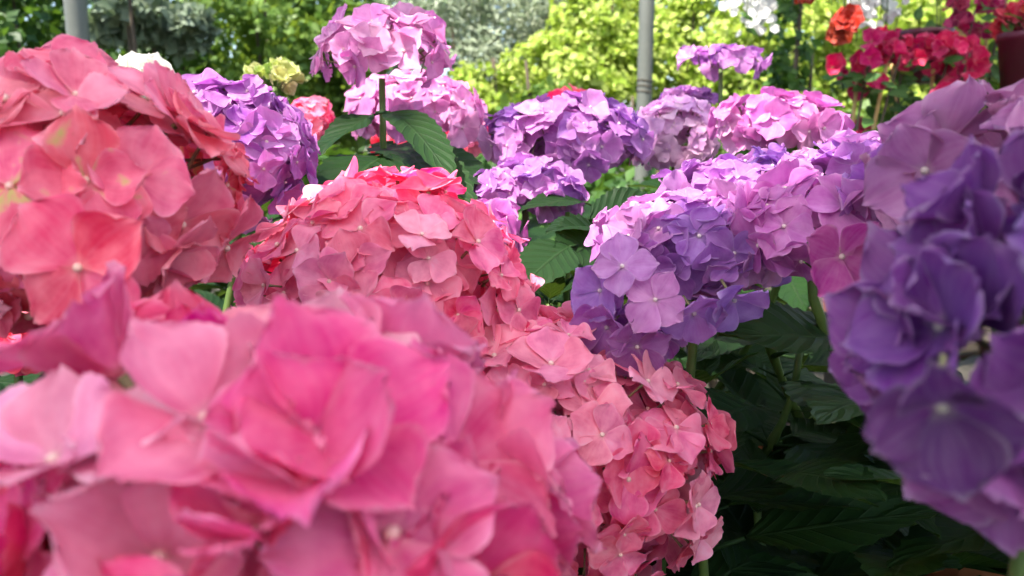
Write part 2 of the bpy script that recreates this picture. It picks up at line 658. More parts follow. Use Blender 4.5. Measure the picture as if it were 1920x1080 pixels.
def leaf_mesh(seed, W=0.56, fold=0.25, droop=0.25, serr=0.02, nu=22, nv=6, wave=0.03):
    rg = random.Random(seed)
    p0, p1 = rg.uniform(0, 6), rg.uniform(0, 6)
    v, uv, f = [], [], []
    for i in range(nu + 1):
        u = i / nu
        fw = math.sin(math.pi * u ** 0.82) ** 0.85 * (1 - 0.25 * u) if 0 < u < 1 else 0.0
        fw = max(fw, 0.03 * (1 - u) + 0.004)
        for j in range(nv + 1):
            t = -1 + 2 * j / nv
            tooth = serr * (1 if i % 2 else -1) if abs(t) > 0.99 and 0.1 < u < 0.97 else 0
            y = t * (fw * W / 2 + tooth * 0.6)
            x = u + 0.02 * abs(t)
            z = fold * abs(y) * (1 - 0.4 * u) - droop * u * u + wave * math.sin(9 * u + p0 + 1.5 * t) * abs(t) - 0.5 * fold * y * y
            v.append((x, y, z)); uv.append((u, (t + 1) / 2))
    for i in range(nu):
        for j in range(nv):
            k = i * (nv + 1) + j
            f.append((k, k + 1, k + nv + 2, k + nv + 1))
    # petiole
    mb = MB()
    mb.tube([(-0.22, 0, -0.05), (-0.1, 0, -0.02), (0.01, 0, -0.002)], [0.016, 0.013, 0.012], 6)
    n0 = len(v)
    v += mb.v; uv += [(0.5, 0.5)] * len(mb.v)
    f += [tuple(i + n0 for i in q) for q in mb.f]
    return v, f, uv


LEAF = []
for k in range(8):
    rg = random.Random(50 + k)
    v, f, uv = leaf_mesh(k, rg.uniform(0.5, 0.66), rg.uniform(0.1, 0.45), rg.uniform(0.05, 0.4), wave=rg.uniform(0.01, 0.04))
    LEAF.append(make_mesh('leaf', v, f, M['leaf'], True, uv))


def frame(x, z):
    """rotation with local +X along x and +Z near z"""
    x = x.normalized()
    y = z.cross(x)
    y = y.normalized() if y.length > 1e-6 else x.orthogonal().normalized()
    z = x.cross(y)
    return Matrix((x, y, z)).transposed().to_4x4()


def add_leaf(root, base, tip, up=Vector((0, 0, 1)), k=None, wide=1.0, meshes=None):
    meshes = meshes or LEAF
    d = tip - base
    o = mesh_obj('leaf', meshes[k % len(meshes)] if k is not None else random.choice(meshes), root)
    s = d.length
    o.matrix_basis = Matrix.Translation(base - root.location) @ frame(d, up) @ Matrix.Diagonal((s, s * wide, s, 1))
    return o


def bez(p0, p1, p2, p3, n):
    return [p0 * (1 - t) ** 3 + p1 * 3 * t * (1 - t) ** 2 + p2 * 3 * t * t * (1 - t) + p3 * t ** 3 for t in (i / n for i in range(n + 1))]


def lerp3(a, b, t):
    return tuple(a[i] + (b[i] - a[i]) * t for i in range(3))


PINK = dict(a=(0.95, 0.23, 0.40), b=(0.93, 0.10, 0.26), c=(0.95, 0.47, 0.59))
CORAL = dict(a=(0.92, 0.21, 0.33), b=(0.88, 0.11, 0.21), c=(0.94, 0.38, 0.49))
ROSE = dict(a=(0.85, 0.13, 0.34), b=(0.76, 0.035, 0.18), c=(0.90, 0.43, 0.60))
PURPLE = dict(a=(0.46, 0.15, 0.48), b=(0.35, 0.08, 0.43), c=(0.60, 0.24, 0.56))
TALLM = dict(a=(0.72, 0.27, 0.56), b=(0.62, 0.19, 0.50), c=(0.84, 0.52, 0.68))
MAUVE = dict(a=(0.62, 0.17, 0.50), b=(0.50, 0.10, 0.42), c=(0.76, 0.38, 0.64))
LILAC = dict(a=(0.50, 0.18, 0.50), b=(0.36, 0.14, 0.52), c=(0.68, 0.31, 0.58))
DEEP = dict(a=(0.23, 0.06, 0.27), b=(0.17, 0.045, 0.29), c=(0.34, 0.09, 0.28))  # purple petals, darkened further to carry the shade around this bloom
DUSTY = dict(a=(0.47, 0.18, 0.34), b=(0.34, 0.12, 0.36), c=(0.60, 0.31, 0.38))
PALE = dict(a=(0.74, 0.42, 0.66), b=(0.66, 0.34, 0.64), c=(0.84, 0.62, 0.70))
HOT = dict(a=(0.82, 0.08, 0.18), b=(0.72, 0.04, 0.12), c=(0.88, 0.22, 0.32))
WHITE = dict(a=(0.86, 0.84, 0.74), b=(0.80, 0.80, 0.66), c=(0.90, 0.88, 0.82))
LIME = dict(a=(0.54, 0.62, 0.16), b=(0.40, 0.54, 0.10), c=(0.74, 0.60, 0.36))

PLANTS = []


def hydrangea(label, px, py, d, rx, ry, pal, size, tilt=(0, -0.25), cover=118, dens=0.30, detail=1, age=0.0,
              ageband=None, depth=None, seed=0, openr=(-0.08, 0.42), skip=None, leaves=5, group='hydrangeas on the bench',
              inner=True, leafpx=None, crest=None, jit=0.18):
    """one potted hydrangea with its bloom at the given bearing: stem, leaves, florets (> petals, eye)"""
    rg = random.Random(1000 + seed)
    c = P(px, py, d)
    r1 = max(rx / FPX * d * 0.5, rx / FPX * d - 0.30 * size)
    r3 = max(ry / FPX * d * 0.5, ry / FPX * d - 0.30 * size)
    r2 = depth if depth else (r1 + r3) / 2
    hub = c + Vector((0, 0, -0.45 * r3))
    root = empty('hydrangea', Vector((c.x, c.y, BENCH_Z + 0.1)))
    tag(root, label, 'hydrangea', group)
    ax = Vector((tilt[0], tilt[1], 1)).normalized()
    rot = Vector((0, 0, 1)).rotation_difference(ax)
    area = 4 * math.pi * (((r1 * r2) ** 1.6 + (r1 * r3) ** 1.6 + (r2 * r3) ** 1.6) / 3) ** (1 / 1.6)
    frac = (1 - math.cos(math.radians(cover))) / 2
    n = max(12, int(area * frac / (dens * size * size)))
    layers = [(1.0, n)]
    if inner:
        layers.append((0.78, int(n * (0.8 if crest else 0.45))))
    pl = size / 2
    for rad, cnt in layers:
        for i in range(cnt):
            z = 1 - (1 - math.cos(math.radians(cover))) * (i + 0.5) / cnt
            a = i * 2.39996 + rg.uniform(-0.25, 0.25)
            s = math.sqrt(max(0, 1 - z * z))
            nrm = Vector((s * math.cos(a), s * math.sin(a), z))
            nrm = (nrm + Vector((rg.gauss(0, 0.07), rg.gauss(0, 0.07), rg.gauss(0, 0.07)))).normalized()
            nrm = rot @ nrm
            j = rad * rg.uniform(0.88, 1.06)
            pos = c + Vector((nrm.x * r1, nrm.y * r2, nrm.z * r3)) * j
            if skip and any((pos - q).length < rr for q, rr in skip):
                continue
            nn = Vector((nrm.x / r1, nrm.y / r2, nrm.z / r3)).normalized()
            nn = (nn + Vector((rg.gauss(0, jit), rg.gauss(0, jit), rg.gauss(0, jit)))).normalized()
            t = noise.noise(nrm * 1.7 + Vector((seed * 3.1, 0, 0))) * 1.3 + rg.uniform(-0.35, 0.35)
            col = lerp3(pal['a'], pal['c'], min(1, t)) if t > 0 else lerp3(pal['a'], pal['b'], min(1, -t))
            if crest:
                col = lerp3(col, crest, max(0.0, min(1.0, (nrm.z - 0.84) / 0.15)) * rg.uniform(-0.3, 0.9))  # top florets painted paler, as if lit from above
            ag = age * max(0, rg.gauss(0, 1))
            if ageband:
                pz = (pos - c).z / r3
                ag += ageband[2] * math.exp(-((pz - ageband[0]) / ageband[1]) ** 2) * rg.uniform(0.3, 1.0)
            add_floret(root, pos, nn, pl * rg.uniform(0.68, 1.16), col, ag, rg, detail, rg.uniform(*openr))
    PLANTS.append(dict(root=root, hub=hub, c=c, r=max(r1, r2), r3=r3, leaves=leaves, rg=rg, leafpx=leafpx or []))
    return root


def add_floret(root, pos, nn, pl, col, ag, rg, detail, open_, spin=None):
    fm = Matrix.Translation(pos - root.location) @ nn.to_track_quat('Z', 'Y').to_matrix().to_4x4() @ \
        Matrix.Rotation(rg.uniform(0, 6.28) if spin is None else spin, 4, 'Z') @ Matrix.Diagonal((pl, pl, pl, 1))
    al = max(0.0, 1 - ag)
    if detail == 0:
        o = mesh_obj('floret', rg.choice(FLO), root)
        o.matrix_basis = fm
        o.color = (*col, al)
        return o
    o = mesh_obj('floret', PEDICEL, root)
    o.matrix_basis = fm
    e = mesh_obj('eye', EYE, o)
    e.color = (*col, 1)
    for m in petal_frames(rg, open_, 4 if rg.random() < 0.9 else 5):
        p = mesh_obj('petal', rg.choice(PETHI if detail == 2 else PET), o)
        p.matrix_basis = m
        k = rg.uniform(0.9, 1.1)
        p.color = (min(1, col[0] * k), min(1, col[1] * k), min(1, col[2] * k), min(1, max(0, al + rg.uniform(-0.03, 0.03))))
    return o


# --- the blooms, front to back
H = hydrangea
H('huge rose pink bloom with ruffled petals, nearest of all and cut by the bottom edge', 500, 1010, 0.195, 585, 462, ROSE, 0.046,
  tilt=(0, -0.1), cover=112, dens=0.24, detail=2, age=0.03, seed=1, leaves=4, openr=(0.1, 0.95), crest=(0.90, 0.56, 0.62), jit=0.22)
H('large coral pink bloom with a yellow-green band, in front of the metal post', 105, 370, 0.30, 372, 288, CORAL, 0.038,
  tilt=(0.1, -0.3), cover=125, detail=2, ageband=(0.05, 0.14, 0.8), seed=2, leaves=5)
H('large round pink bloom with white bead eyes, in the middle of the bench', 735, 580, 0.43, 295, 268, PINK, 0.034,
  tilt=(0.1, -0.35), cover=125, dens=0.29, age=0.03, seed=3, leaves=5)
H('pink bloom drooping low beside the terracotta pots, half behind the rose bloom', 1035, 860, 0.42, 325, 290, PINK, 0.034,
  tilt=(0.35, -0.3), cover=130, dens=0.27, age=0.02, seed=4, leaves=4)
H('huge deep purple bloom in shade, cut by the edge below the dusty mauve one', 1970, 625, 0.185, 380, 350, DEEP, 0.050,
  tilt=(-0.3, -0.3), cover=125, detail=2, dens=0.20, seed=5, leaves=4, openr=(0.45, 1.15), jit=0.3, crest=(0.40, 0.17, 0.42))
H('dusty mauve bloom with faded pinkish petals above the deep purple bloom', 1890, 330, 0.28, 250, 165, DUSTY, 0.040,
  tilt=(-0.3, -0.1), cover=110, detail=2, age=0.12, seed=6, leaves=3, openr=(0.1, 0.8))
H('violet bloom hanging over a dark gap with its lowest florets drooping', 1310, 462, 0.44, 205, 122, LILAC, 0.030,
  tilt=(-0.4, -0.35), cover=130, dens=0.25, seed=7, leaves=5)
H('mauve pink bloom between the violet bloom and the deep purple one', 1520, 425, 0.40, 170, 115, MAUVE, 0.036,
  tilt=(0.0, -0.35), cover=115, seed=8, leaves=4)
H('purple bloom tucked behind the coral pink one, below the white bloom', 442, 292, 0.50, 160, 152, PURPLE, 0.035,
  tilt=(0.15, -0.3), cover=125, dens=0.25, seed=9, leaves=5)
H('tall mauve bloom on a bare green stem, rising above all others', 715, 112, 0.62, 145, 100, TALLM, 0.034,
  tilt=(0.0, -0.12), cover=104, dens=0.34, seed=10, leaves=2, age=0.03, inner=False, jit=0.34)
H('mauve bloom directly behind and below the tall mauve one', 775, 215, 0.74, 135, 90, TALLM, 0.034,
  tilt=(0.1, -0.2), cover=110, seed=11, leaves=5, detail=1)
H('sunlit lilac bloom with a clear green stem, in front of the thin post', 1065, 265, 0.70, 165, 96, LILAC, 0.030,
  tilt=(0.0, -0.2), cover=112, seed=12, leaves=4)
H('sunlit lilac bloom hanging under the other sunlit lilac one', 985, 362, 0.62, 118, 72, LILAC, 0.030,
  tilt=(0.0, -0.25), cover=115, seed=13, leaves=4)
H('pale mauve bloom squeezed between the round pink bloom and dark leaves', 915, 450, 0.56, 80, 90, MAUVE, 0.030,
  tilt=(0.25, -0.3), cover=120, seed=14, leaves=4)
H('sunlit mauve pink bloom standing in front of the bougainvillea', 1455, 240, 0.72, 130, 76, MAUVE, 0.036,
  tilt=(0.1, -0.15), cover=105, seed=15, leaves=3)
H('pale pink and lilac bloom between the two sunlit mauve ones', 1265, 265, 0.80, 90, 88, PALE, 0.030,
  tilt=(0.0, -0.25), cover=115, detail=0, seed=16, leaves=3, age=0.2)
H('small flat lilac bloom on a thin stem before the yellow-green shrub', 1352, 118, 0.95, 92, 36, LILAC, 0.032,
  tilt=(0.1, -0.05), cover=95, detail=0, seed=17, leaves=2, age=0.15, inner=False)
H('pale lilac bloom in sun just below the flat one on the thin stem', 1290, 190, 0.98, 60, 28, LILAC, 0.032,
  cover=110, detail=0, seed=18, leaves=3)
H('small almost white lilac bloom in sun above the violet bloom', 1500, 318, 0.56, 52, 36, PALE, 0.026,
  cover=120, detail=0, seed=19, leaves=3)
H('small violet bloom in the row between the white-lilac one and the dusty mauve one', 1620, 305, 0.50, 115, 55, LILAC, 0.032,
  cover=115, seed=20, leaves=3)
H('cream white bloom half hidden behind the coral pink one', 268, 150, 0.62, 56, 42, WHITE, 0.034,
  cover=120, detail=0, seed=21, leaves=4)
H('unopened yellow-green bloom with pointed buds above the purple one', 515, 155, 0.80, 52, 34, LIME, 0.030,
  tilt=(0, 0), cover=84, dens=0.2, detail=1, seed=22, leaves=2, inner=False, openr=(0.95, 1.35))
H('small bright pink bloom beside the stem of the tall mauve one', 583, 235, 0.92, 52, 52, PINK, 0.028,
  cover=120, detail=0, seed=23, leaves=3)
H('hot pink bloom in sun partly hidden by the leaves of the tall mauve one', 790, 275, 0.90, 90, 55, HOT, 0.034,
  cover=120, detail=0, seed=24, leaves=4)
H('bright pink bloom in sun at the right of the tall mauve one', 865, 255, 0.98, 58, 60, PINK, 0.034,
  cover=120, detail=0, seed=25, leaves=3)
H('hot pink bloom peeking out behind the sunlit lilac one', 1070, 200, 1.0, 55, 36, HOT, 0.034,
  cover=120, detail=0, seed=26, leaves=3)
H('dark pink bloom in deep shade under the coral pink one', 30, 650, 0.52, 90, 60, HOT, 0.036,
  cover=120, detail=0, seed=27, leaves=6)

H('violet purple bloom filling the space behind the violet and mauve pink ones', 1420, 362, 0.52, 190, 88, LILAC, 0.033,
  tilt=(0.0, -0.2), cover=115, seed=28, leaves=4)
H('purple bloom tucked in front of the dusty mauve one', 1700, 370, 0.37, 135, 90, LILAC, 0.036,
  tilt=(-0.1, -0.2), cover=115, seed=29, leaves=3)


def hero(i, px, py, d, size, nrm, spin, open_, col, detail=2, seed=0, n=4):
    add_floret(PLANTS[i]['root'], P(px, py, d), Vector(nrm).normalized(), size, col, 0, random.Random(900 + seed), detail, open_, spin)


hero(1, 152, 500, 0.228, 0.0205, (0.0, -1, 0.0), 0.4, 0.05, (0.87, 0.12, 0.23), seed=1)
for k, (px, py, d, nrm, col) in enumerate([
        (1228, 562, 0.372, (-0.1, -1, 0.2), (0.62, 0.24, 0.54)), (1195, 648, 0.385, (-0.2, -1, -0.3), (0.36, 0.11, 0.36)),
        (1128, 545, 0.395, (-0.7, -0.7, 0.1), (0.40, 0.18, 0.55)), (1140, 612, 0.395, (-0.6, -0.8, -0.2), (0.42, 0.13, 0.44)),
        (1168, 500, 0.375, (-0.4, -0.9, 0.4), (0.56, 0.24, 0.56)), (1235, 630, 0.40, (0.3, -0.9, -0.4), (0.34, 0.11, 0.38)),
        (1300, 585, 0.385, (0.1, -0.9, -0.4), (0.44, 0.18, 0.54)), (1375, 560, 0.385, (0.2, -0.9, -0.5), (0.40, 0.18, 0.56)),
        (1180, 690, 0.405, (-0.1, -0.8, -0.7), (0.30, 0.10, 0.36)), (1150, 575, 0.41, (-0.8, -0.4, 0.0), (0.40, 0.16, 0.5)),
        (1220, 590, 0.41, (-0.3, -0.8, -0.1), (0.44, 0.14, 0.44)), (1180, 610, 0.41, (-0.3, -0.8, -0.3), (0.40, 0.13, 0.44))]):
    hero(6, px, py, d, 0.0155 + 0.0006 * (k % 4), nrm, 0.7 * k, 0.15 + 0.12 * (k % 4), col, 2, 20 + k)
hero(7, 1575, 480, 0.335, 0.019, (0.1, -1, 0.0), 0.5, 0.25, (0.50, 0.08, 0.30), seed=5)
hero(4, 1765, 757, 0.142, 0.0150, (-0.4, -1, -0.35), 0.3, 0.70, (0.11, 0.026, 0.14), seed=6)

PLANTS_IN_BLOOM = len(PLANTS)
for lab, px, py, d, nl in [
        ('leafy green hydrangea without bloom under the coral pink one', 130, 640, 0.46, 12),
        ('leafy green hydrangea without bloom at the edge, behind the coral pink bloom', -60, 520, 0.60, 12),
        ('leafy green hydrangea without bloom between the coral and the round pink blooms', 330, 520, 0.62, 12),
        ('leafy green hydrangea without bloom under the purple bloom', 470, 440, 0.70, 10),
        ('leafy green hydrangea without bloom in the dark gap beside the round pink bloom', 1030, 570, 0.55, 12),
        ('leafy green hydrangea without bloom under the violet bloom', 1310, 730, 0.52, 12),
        ('leafy green hydrangea without bloom under the mauve pink bloom', 1500, 650, 0.55, 12),
        ('leafy green hydrangea without bloom at the bottom edge beside the drooping pink bloom', 1420, 960, 0.52, 12),
        ('leafy green hydrangea without bloom in deep shade below the deep purple bloom', 1720, 930, 0.50, 12),
        ('leafy green hydrangea without bloom behind the deep purple bloom', 1720, 620, 0.60, 12),
        ('leafy green hydrangea without bloom behind the tall mauve bloom', 720, 350, 0.85, 10),
        ('leafy green hydrangea without bloom behind the pale pink and lilac bloom', 1300, 330, 0.95, 10),
        ('leafy green hydrangea without bloom behind the cream white bloom', 200, 250, 1.0, 12)]:
    c = P(px, py, d)
    root = empty('hydrangea', Vector((c.x, c.y, BENCH_Z + 0.1)))
    tag(root, lab, 'hydrangea', 'hydrangeas on the bench')
    PLANTS.append(dict(root=root, hub=c, c=c, r=0.03, r3=0.03, leaves=nl, rg=random.Random(px), leafpx=[]))

# --- pots, spread so that none touch, then stems and leaves up to each bloom
pos = [Vector((p['hub'].x, p['hub'].y, 0)) for p in PLANTS]
rg = random.Random(5)
q = P(1700, 640, 0.55)
pos[7] = Vector((q.x, q.y, 0))
for it in range(300):
    for i in range(len(pos)):
        for j in range(i):
            dv = pos[i] - pos[j]
            L = dv.length
            if L < 0.138:
                q = dv / L if L > 1e-4 else Vector((rg.uniform(-1, 1), rg.uniform(-1, 1), 0)).normalized()
                k = (0.138 - L) * 0.5
                pos[i] += q * k
                pos[j] -= q * k
        pos[i].x = max(-0.86, min(0.86, pos[i].x))
        pos[i].y = max(-0.06, min(1.2, pos[i].y))

SHORT = ['nearest rose pink bloom', 'large coral pink bloom with the yellow-green band', 'large round pink bloom in the middle', 'low drooping pink bloom', 'huge deep purple bloom', 'dusty mauve bloom', 'violet bloom over the dark gap', 'mauve pink bloom next to the violet one', 'purple bloom behind the coral one', 'tall mauve bloom on a bare stem', 'mauve bloom behind the tall one', 'sunlit lilac bloom with a clear green stem', 'lower sunlit lilac bloom', 'pale mauve bloom beside the round pink one', 'sunlit mauve pink bloom before the bougainvillea', 'pale pink and lilac bloom', 'flat lilac bloom on a thin stem', 'pale lilac bloom below the flat one', 'small almost white lilac bloom', 'small violet bloom beside the dusty mauve one', 'cream white bloom', 'unopened yellow-green bloom', 'small bright pink bloom beside the tall stem', 'hot pink bloom behind the big leaves', 'bright pink bloom beside the tall mauve one', 'hot pink bloom behind the sunlit lilac one', 'dark pink bloom in deep shade']
SHORT += ['violet purple bloom filling the back', 'purple bloom in front of the dusty mauve one']
SHORT += [p['root']['label'].replace('leafy green hydrangea without bloom', 'bloomless plant') for p in PLANTS[PLANTS_IN_BLOOM:]]
POT_H = 0.115
b = MB()
b.lathe([(0.0, 0.0), (0.045, 0.0), (0.058, 0.088), (0.066, 0.088), (0.068, POT_H), (0.061, POT_H), (0.058, 0.10), (0.0, 0.10)], 24)
POTM = make_mesh('pot', b.v, b.f, M['terracotta'], False)
b = MB()
b.lathe([(0.0595, 0.1015), (0.03, 0.104), (0.0, 0.103)], 20)
SOILM = make_mesh('soil', b.v, b.f, M['soil'])
for i, pl in enumerate(PLANTS):
    p = pos[i]
    pot = mesh_obj('terracotta_pot', POTM)
    pot.location = (p.x, p.y, BENCH_Z + 0.002)
    pot.rotation_euler.z = rg.uniform(0, 6)
    tag(pot, 'terracotta pot holding the ' + SHORT[i], 'pot', 'terracotta pots on the bench')
    mesh_obj('soil', SOILM, pot)
    root, hub = pl['root'], pl['hub']
    foot = Vector((p.x, p.y, BENCH_Z + 0.095))
    h = hub.z - foot.z
    up1 = foot + Vector((0, 0, h * 0.45))
    up2 = hub - Vector((0, 0, h * 0.45))
    pts = bez(foot, up1, up2, hub, 14)
    s = MB()
    rr = [0.0034 - 0.0008 * k / 14 + (0.0010 if k in (4, 7, 10) else 0) for k in range(15)]
    s.tube([q - root.location for q in pts], rr, 8)
    s.build('stem', M['stem'], root)
    nl = pl['leaves'] + 10
    for k in range(nl):
        t = 0.18 + 0.60 * (k // 2) / max(1, (nl - 1) // 2)
        base = pts[min(14, int(t * 14))]
        az = (k % 2) * math.pi + (k // 2) * math.pi / 2 + rg.uniform(-0.4, 0.4) + i
        L = rg.uniform(0.065, 0.12)
        dirv = Vector((math.cos(az), math.sin(az), rg.uniform(-0.15, 0.45)))
        base2 = base + dirv.normalized() * L * 0.22
        tip2 = base2 + dirv.normalized() * L
        if min((tip2 - CAM_POS).dot(_F), (base2 - CAM_POS).dot(_F)) < 0.36 and tip2.x > 0.0:
            continue                                  # no leaf stands that close in the open gap
        add_leaf(root, base2, base2 + dirv.normalized() * L, Vector((0, 0, 1)) + Vector((rg.uniform(-.3, .3), rg.uniform(-.3, .3), 0)))


    if i >= PLANTS_IN_BLOOM:                          # the growing tip of a plant without bloom
        for k in range(4):
            az = k * 1.57 + i
            dv = Vector((math.cos(az), math.sin(az), 0.9)).normalized()
            add_leaf(root, hub + dv * 0.006, hub + dv * rg.uniform(0.035, 0.06), Vector((-math.cos(az), -math.sin(az), 1)))


# --- leaves that the photograph shows one by one: base, tip (bearing, bearing, distance)
def hero_leaf(i, b_, t_, up=(0, 0, 1), k=None, wide=1.0):
    add_leaf(PLANTS[i]['root'], P(*b_), P(*t_), Vector(up), k, wide)


TALL = 9
for args in [((730, 210, 0.60), (858, 268, 0.52), (0.2, -0.35, 1), 0, 0.72),
             ((700, 215, 0.62), (575, 280, 0.57), (-0.1, -0.3, 1), 1, 0.9),
             ((725, 290, 0.60), (600, 345, 0.52), (0, -0.5, 1), 2, 1.1),
             ((720, 320, 0.60), (885, 328, 0.52), (0, -0.3, 1), 3, 1.0),
             ((735, 285, 0.63), (950, 310, 0.60), (0, -0.4, 1), 4, 0.9),
             ((740, 270, 0.66), (800, 300, 0.56), (0, -0.6, 1), 5, 1.2)]:
    hero_leaf(TALL, *args)
for args in [((1100, 380, 0.60), (985, 355, 0.56), (0, -0.3, 1), 0, 0.9),
             ((1105, 410, 0.58), (1235, 352, 0.60), (0.1, -0.6, 0.8), 1, 1.0),
             ((1120, 430, 0.56), (1040, 395, 0.52), (0, -0.3, 1), 2, 1.0),
             ((1130, 450, 0.56), (1060, 470, 0.50), (0.3, -0.8, 0.7), 3, 1.3),
             ((1068, 462, 0.52), (975, 512, 0.47), (0.1, -0.6, 1), 4, 1.0)]:
    hero_leaf(11, *args)
for args in [((1600, 640, 0.42), (1365, 605, 0.38), (0.0, -0.6, 1), 5, 0.9),
             ((1420, 760, 0.50), (1300, 775, 0.44), (0, -0.4, 1), 6, 0.85),
             ((1500, 720, 0.46), (1640, 800, 0.38), (0, -0.5, 1), 7, 1.1),
             ((1520, 985, 0.48), (1650, 1010, 0.45), (0, -0.4, 1), 1, 0.8),
             ((1470, 890, 0.42), (1620, 860, 0.36), (0, -0.6, 1), 2, 1.0)]:
    hero_leaf(7, *args)

# ------------------------------------------------------------------ shrubs and plants behind
def leaf_cloud(centres, radii, n, size, rg, shape=(1.0, 0.5), upbias=0.3, shell=0.5, fold=0.2, clump=0):
    """many single leaves (two folded quads each) spread through ellipsoids"""
    V = np.zeros((n * 6, 3), np.float32)
    rn = np.random.RandomState(rg.randrange(1 << 30))
    w = np.array([a * b_ * c for a, b_, c in radii]) ** 0.667
    idx = rn.choice(len(centres), n, p=w / w.sum())
    C = np.array([tuple(c) for c in centres])[idx]
    Rr = np.array(radii)[idx]
    d = rn.normal(size=(n, 3)); d /= np.linalg.norm(d, axis=1)[:, None]
    r = shell + (1 - shell) * rn.rand(n) ** 0.6
    if clump:
        cd_ = rn.normal(size=(clump, 3)); cd_ /= np.linalg.norm(cd_, axis=1)[:, None]
        ci = rn.randint(0, clump, n)
        d = cd_[ci] + rn.normal(size=(n, 3)) * 0.17
        d /= np.linalg.norm(d, axis=1)[:, None]
        r = r * (0.8 + 0.28 * rn.rand(clump))[ci]
    pos_ = C + d * Rr * r[:, None]
    nz = d * 0.7 + rn.normal(size=(n, 3)) * 0.55 + np.array([0, 0, upbias])
    nz /= np.linalg.norm(nz, axis=1)[:, None]
    ax = rn.normal(size=(n, 3)) + d * 0.6
    ax -= (ax * nz).sum(1)[:, None] * nz
    ax /= np.linalg.norm(ax, axis=1)[:, None]
    ay = np.cross(nz, ax)
    s = size * rn.uniform(0.65, 1.3, n)[:, None]
    L, W = shape
    pts = [(0, 0, 0), (0.45, 0.5, fold * .5), (0.5, 0, 0), (0.45, -0.5, fold * .5), (1, 0, -0.1), (1, 0, -0.1)]
    for k, (a, b_, c) in enumerate(pts):
        V[k::6] = pos_ + ax * s * L * a + ay * s * W * b_ + nz * s * W * c
    F = np.zeros((n * 2, 4), np.int64)
    base = np.arange(n) * 6
    F[0::2] = np.stack([base, base + 2, base + 4, base + 1], 1)
    F[1::2] = np.stack([base, base + 3, base + 4, base + 2], 1)
    return V, F


def quick_mesh(name, V, F, mat):
    me = bpy.data.meshes.new(name)
    me.vertices.add(len(V)); me.vertices.foreach_set('co', V.astype(np.float32).ravel())
    me.loops.add(F.size); me.loops.foreach_set('vertex_index', F.astype(np.int32).ravel())
    me.polygons.add(len(F))
    me.polygons.foreach_set('loop_start', np.arange(0, F.size, 4, dtype=np.int32))
    me.materials.append(mat)
    me.update(calc_edges=True)
    me.validate()
    return me


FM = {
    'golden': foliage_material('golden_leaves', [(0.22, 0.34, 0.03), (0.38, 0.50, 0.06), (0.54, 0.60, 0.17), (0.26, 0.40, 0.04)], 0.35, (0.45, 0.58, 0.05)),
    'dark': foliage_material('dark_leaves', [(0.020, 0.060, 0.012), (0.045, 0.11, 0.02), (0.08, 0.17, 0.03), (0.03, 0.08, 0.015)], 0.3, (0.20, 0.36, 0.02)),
    'mid': foliage_material('mid_leaves', [(0.07, 0.15, 0.02), (0.11, 0.20, 0.03), (0.17, 0.27, 0.05), (0.09, 0.17, 0.03)], 0.35, (0.36, 0.48, 0.03)),
    'sage': foliage_material('sage_leaves', [(0.13, 0.18, 0.11), (0.19, 0.24, 0.16), (0.25, 0.30, 0.21), (0.09, 0.14, 0.07)], 0.2, (0.30, 0.38, 0.15), 0.7),
    'silver': foliage_material('silver_leaves', [(0.26, 0.32, 0.20), (0.36, 0.41, 0.28), (0.42, 0.46, 0.33), (0.18, 0.25, 0.13)], 0.15, (0.35, 0.42, 0.25), 0.7),
}


def shrub(name, label, cat, centres, n, size, mat, seed, shape=(1, 0.5), shell=0.45, clump=0, group='shrubs behind the bench', trunks=3):
    rg = random.Random(seed)
    cs = [P(px, py, d) for px, py, d, *_ in centres]
    radii = []
    for px, py, d, rx, ry, *rest in centres:
        r1, r3 = rx / FPX * d, ry / FPX * d
        radii.append((r1, rest[0] if rest else (r1 + r3) / 2, r3))
    foot = Vector((sum(c.x for c in cs) / len(cs), sum(c.y for c in cs) / len(cs), 0))
    root = empty(name, foot)
    tag(root, label, cat, group)
    V, F = leaf_cloud([c - foot for c in cs], radii, n, size, rg, shape, shell=shell, clump=clump)
    mesh_obj('crown', quick_mesh('crown', V, F, mat), root)
    for k in range(trunks):
        c = cs[k % len(cs)] - foot
        t = MB()
        a = rg.uniform(0, 6.28)
        p0 = Vector((0.05 * math.cos(a), 0.05 * math.sin(a), 0))
        q = c + Vector((rg.uniform(-.1, .1), rg.uniform(-.1, .1), 0.15))
        pts = bez(p0, p0 + Vector((0, 0, c.z * .4)), q - Vector((0, 0, c.z * .3)), q, 10)
        t.tube(pts, [0.022 - 0.0017 * i for i in range(11)], 7)
        t.build('trunk', M['bark'], root)
    return root


shrub('dark_hedge', 'dense dark green hedge far behind everything', 'hedge',
      [(-200, 60, 6.5, 420, 480, 0.5), (350, 60, 6.6, 420, 470, 0.5), (900, 40, 6.8, 420, 470, 0.5), (1450, 40, 6.7, 420, 470, 0.5), (2000, 40, 6.6, 420, 470, 0.5)],
      60000, 0.085, FM['dark'], 1, (1, 0.6), 0.3)
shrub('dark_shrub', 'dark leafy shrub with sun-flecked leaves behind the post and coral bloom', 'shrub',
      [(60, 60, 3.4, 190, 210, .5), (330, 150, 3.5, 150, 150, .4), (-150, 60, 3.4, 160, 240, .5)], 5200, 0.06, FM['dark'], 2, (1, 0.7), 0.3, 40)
shrub('green_shrub', 'green shrub with small bright leaves behind the unopened bloom', 'shrub',
      [(500, 60, 3.6, 150, 190, .5), (640, 130, 3.7, 90, 150, .4)], 6500, 0.045, FM['mid'], 3, (1, 0.7), 0.3, 40)
shrub('silver_shrub', 'silvery grey-green leafy shrub high behind the cream white bloom', 'shrub',
      [(215, 25, 2.9, 70, 70), (330, 45, 3.0, 60, 70)], 1100, 0.05, FM['sage'], 4, (1, 0.75), 0.2, 12)
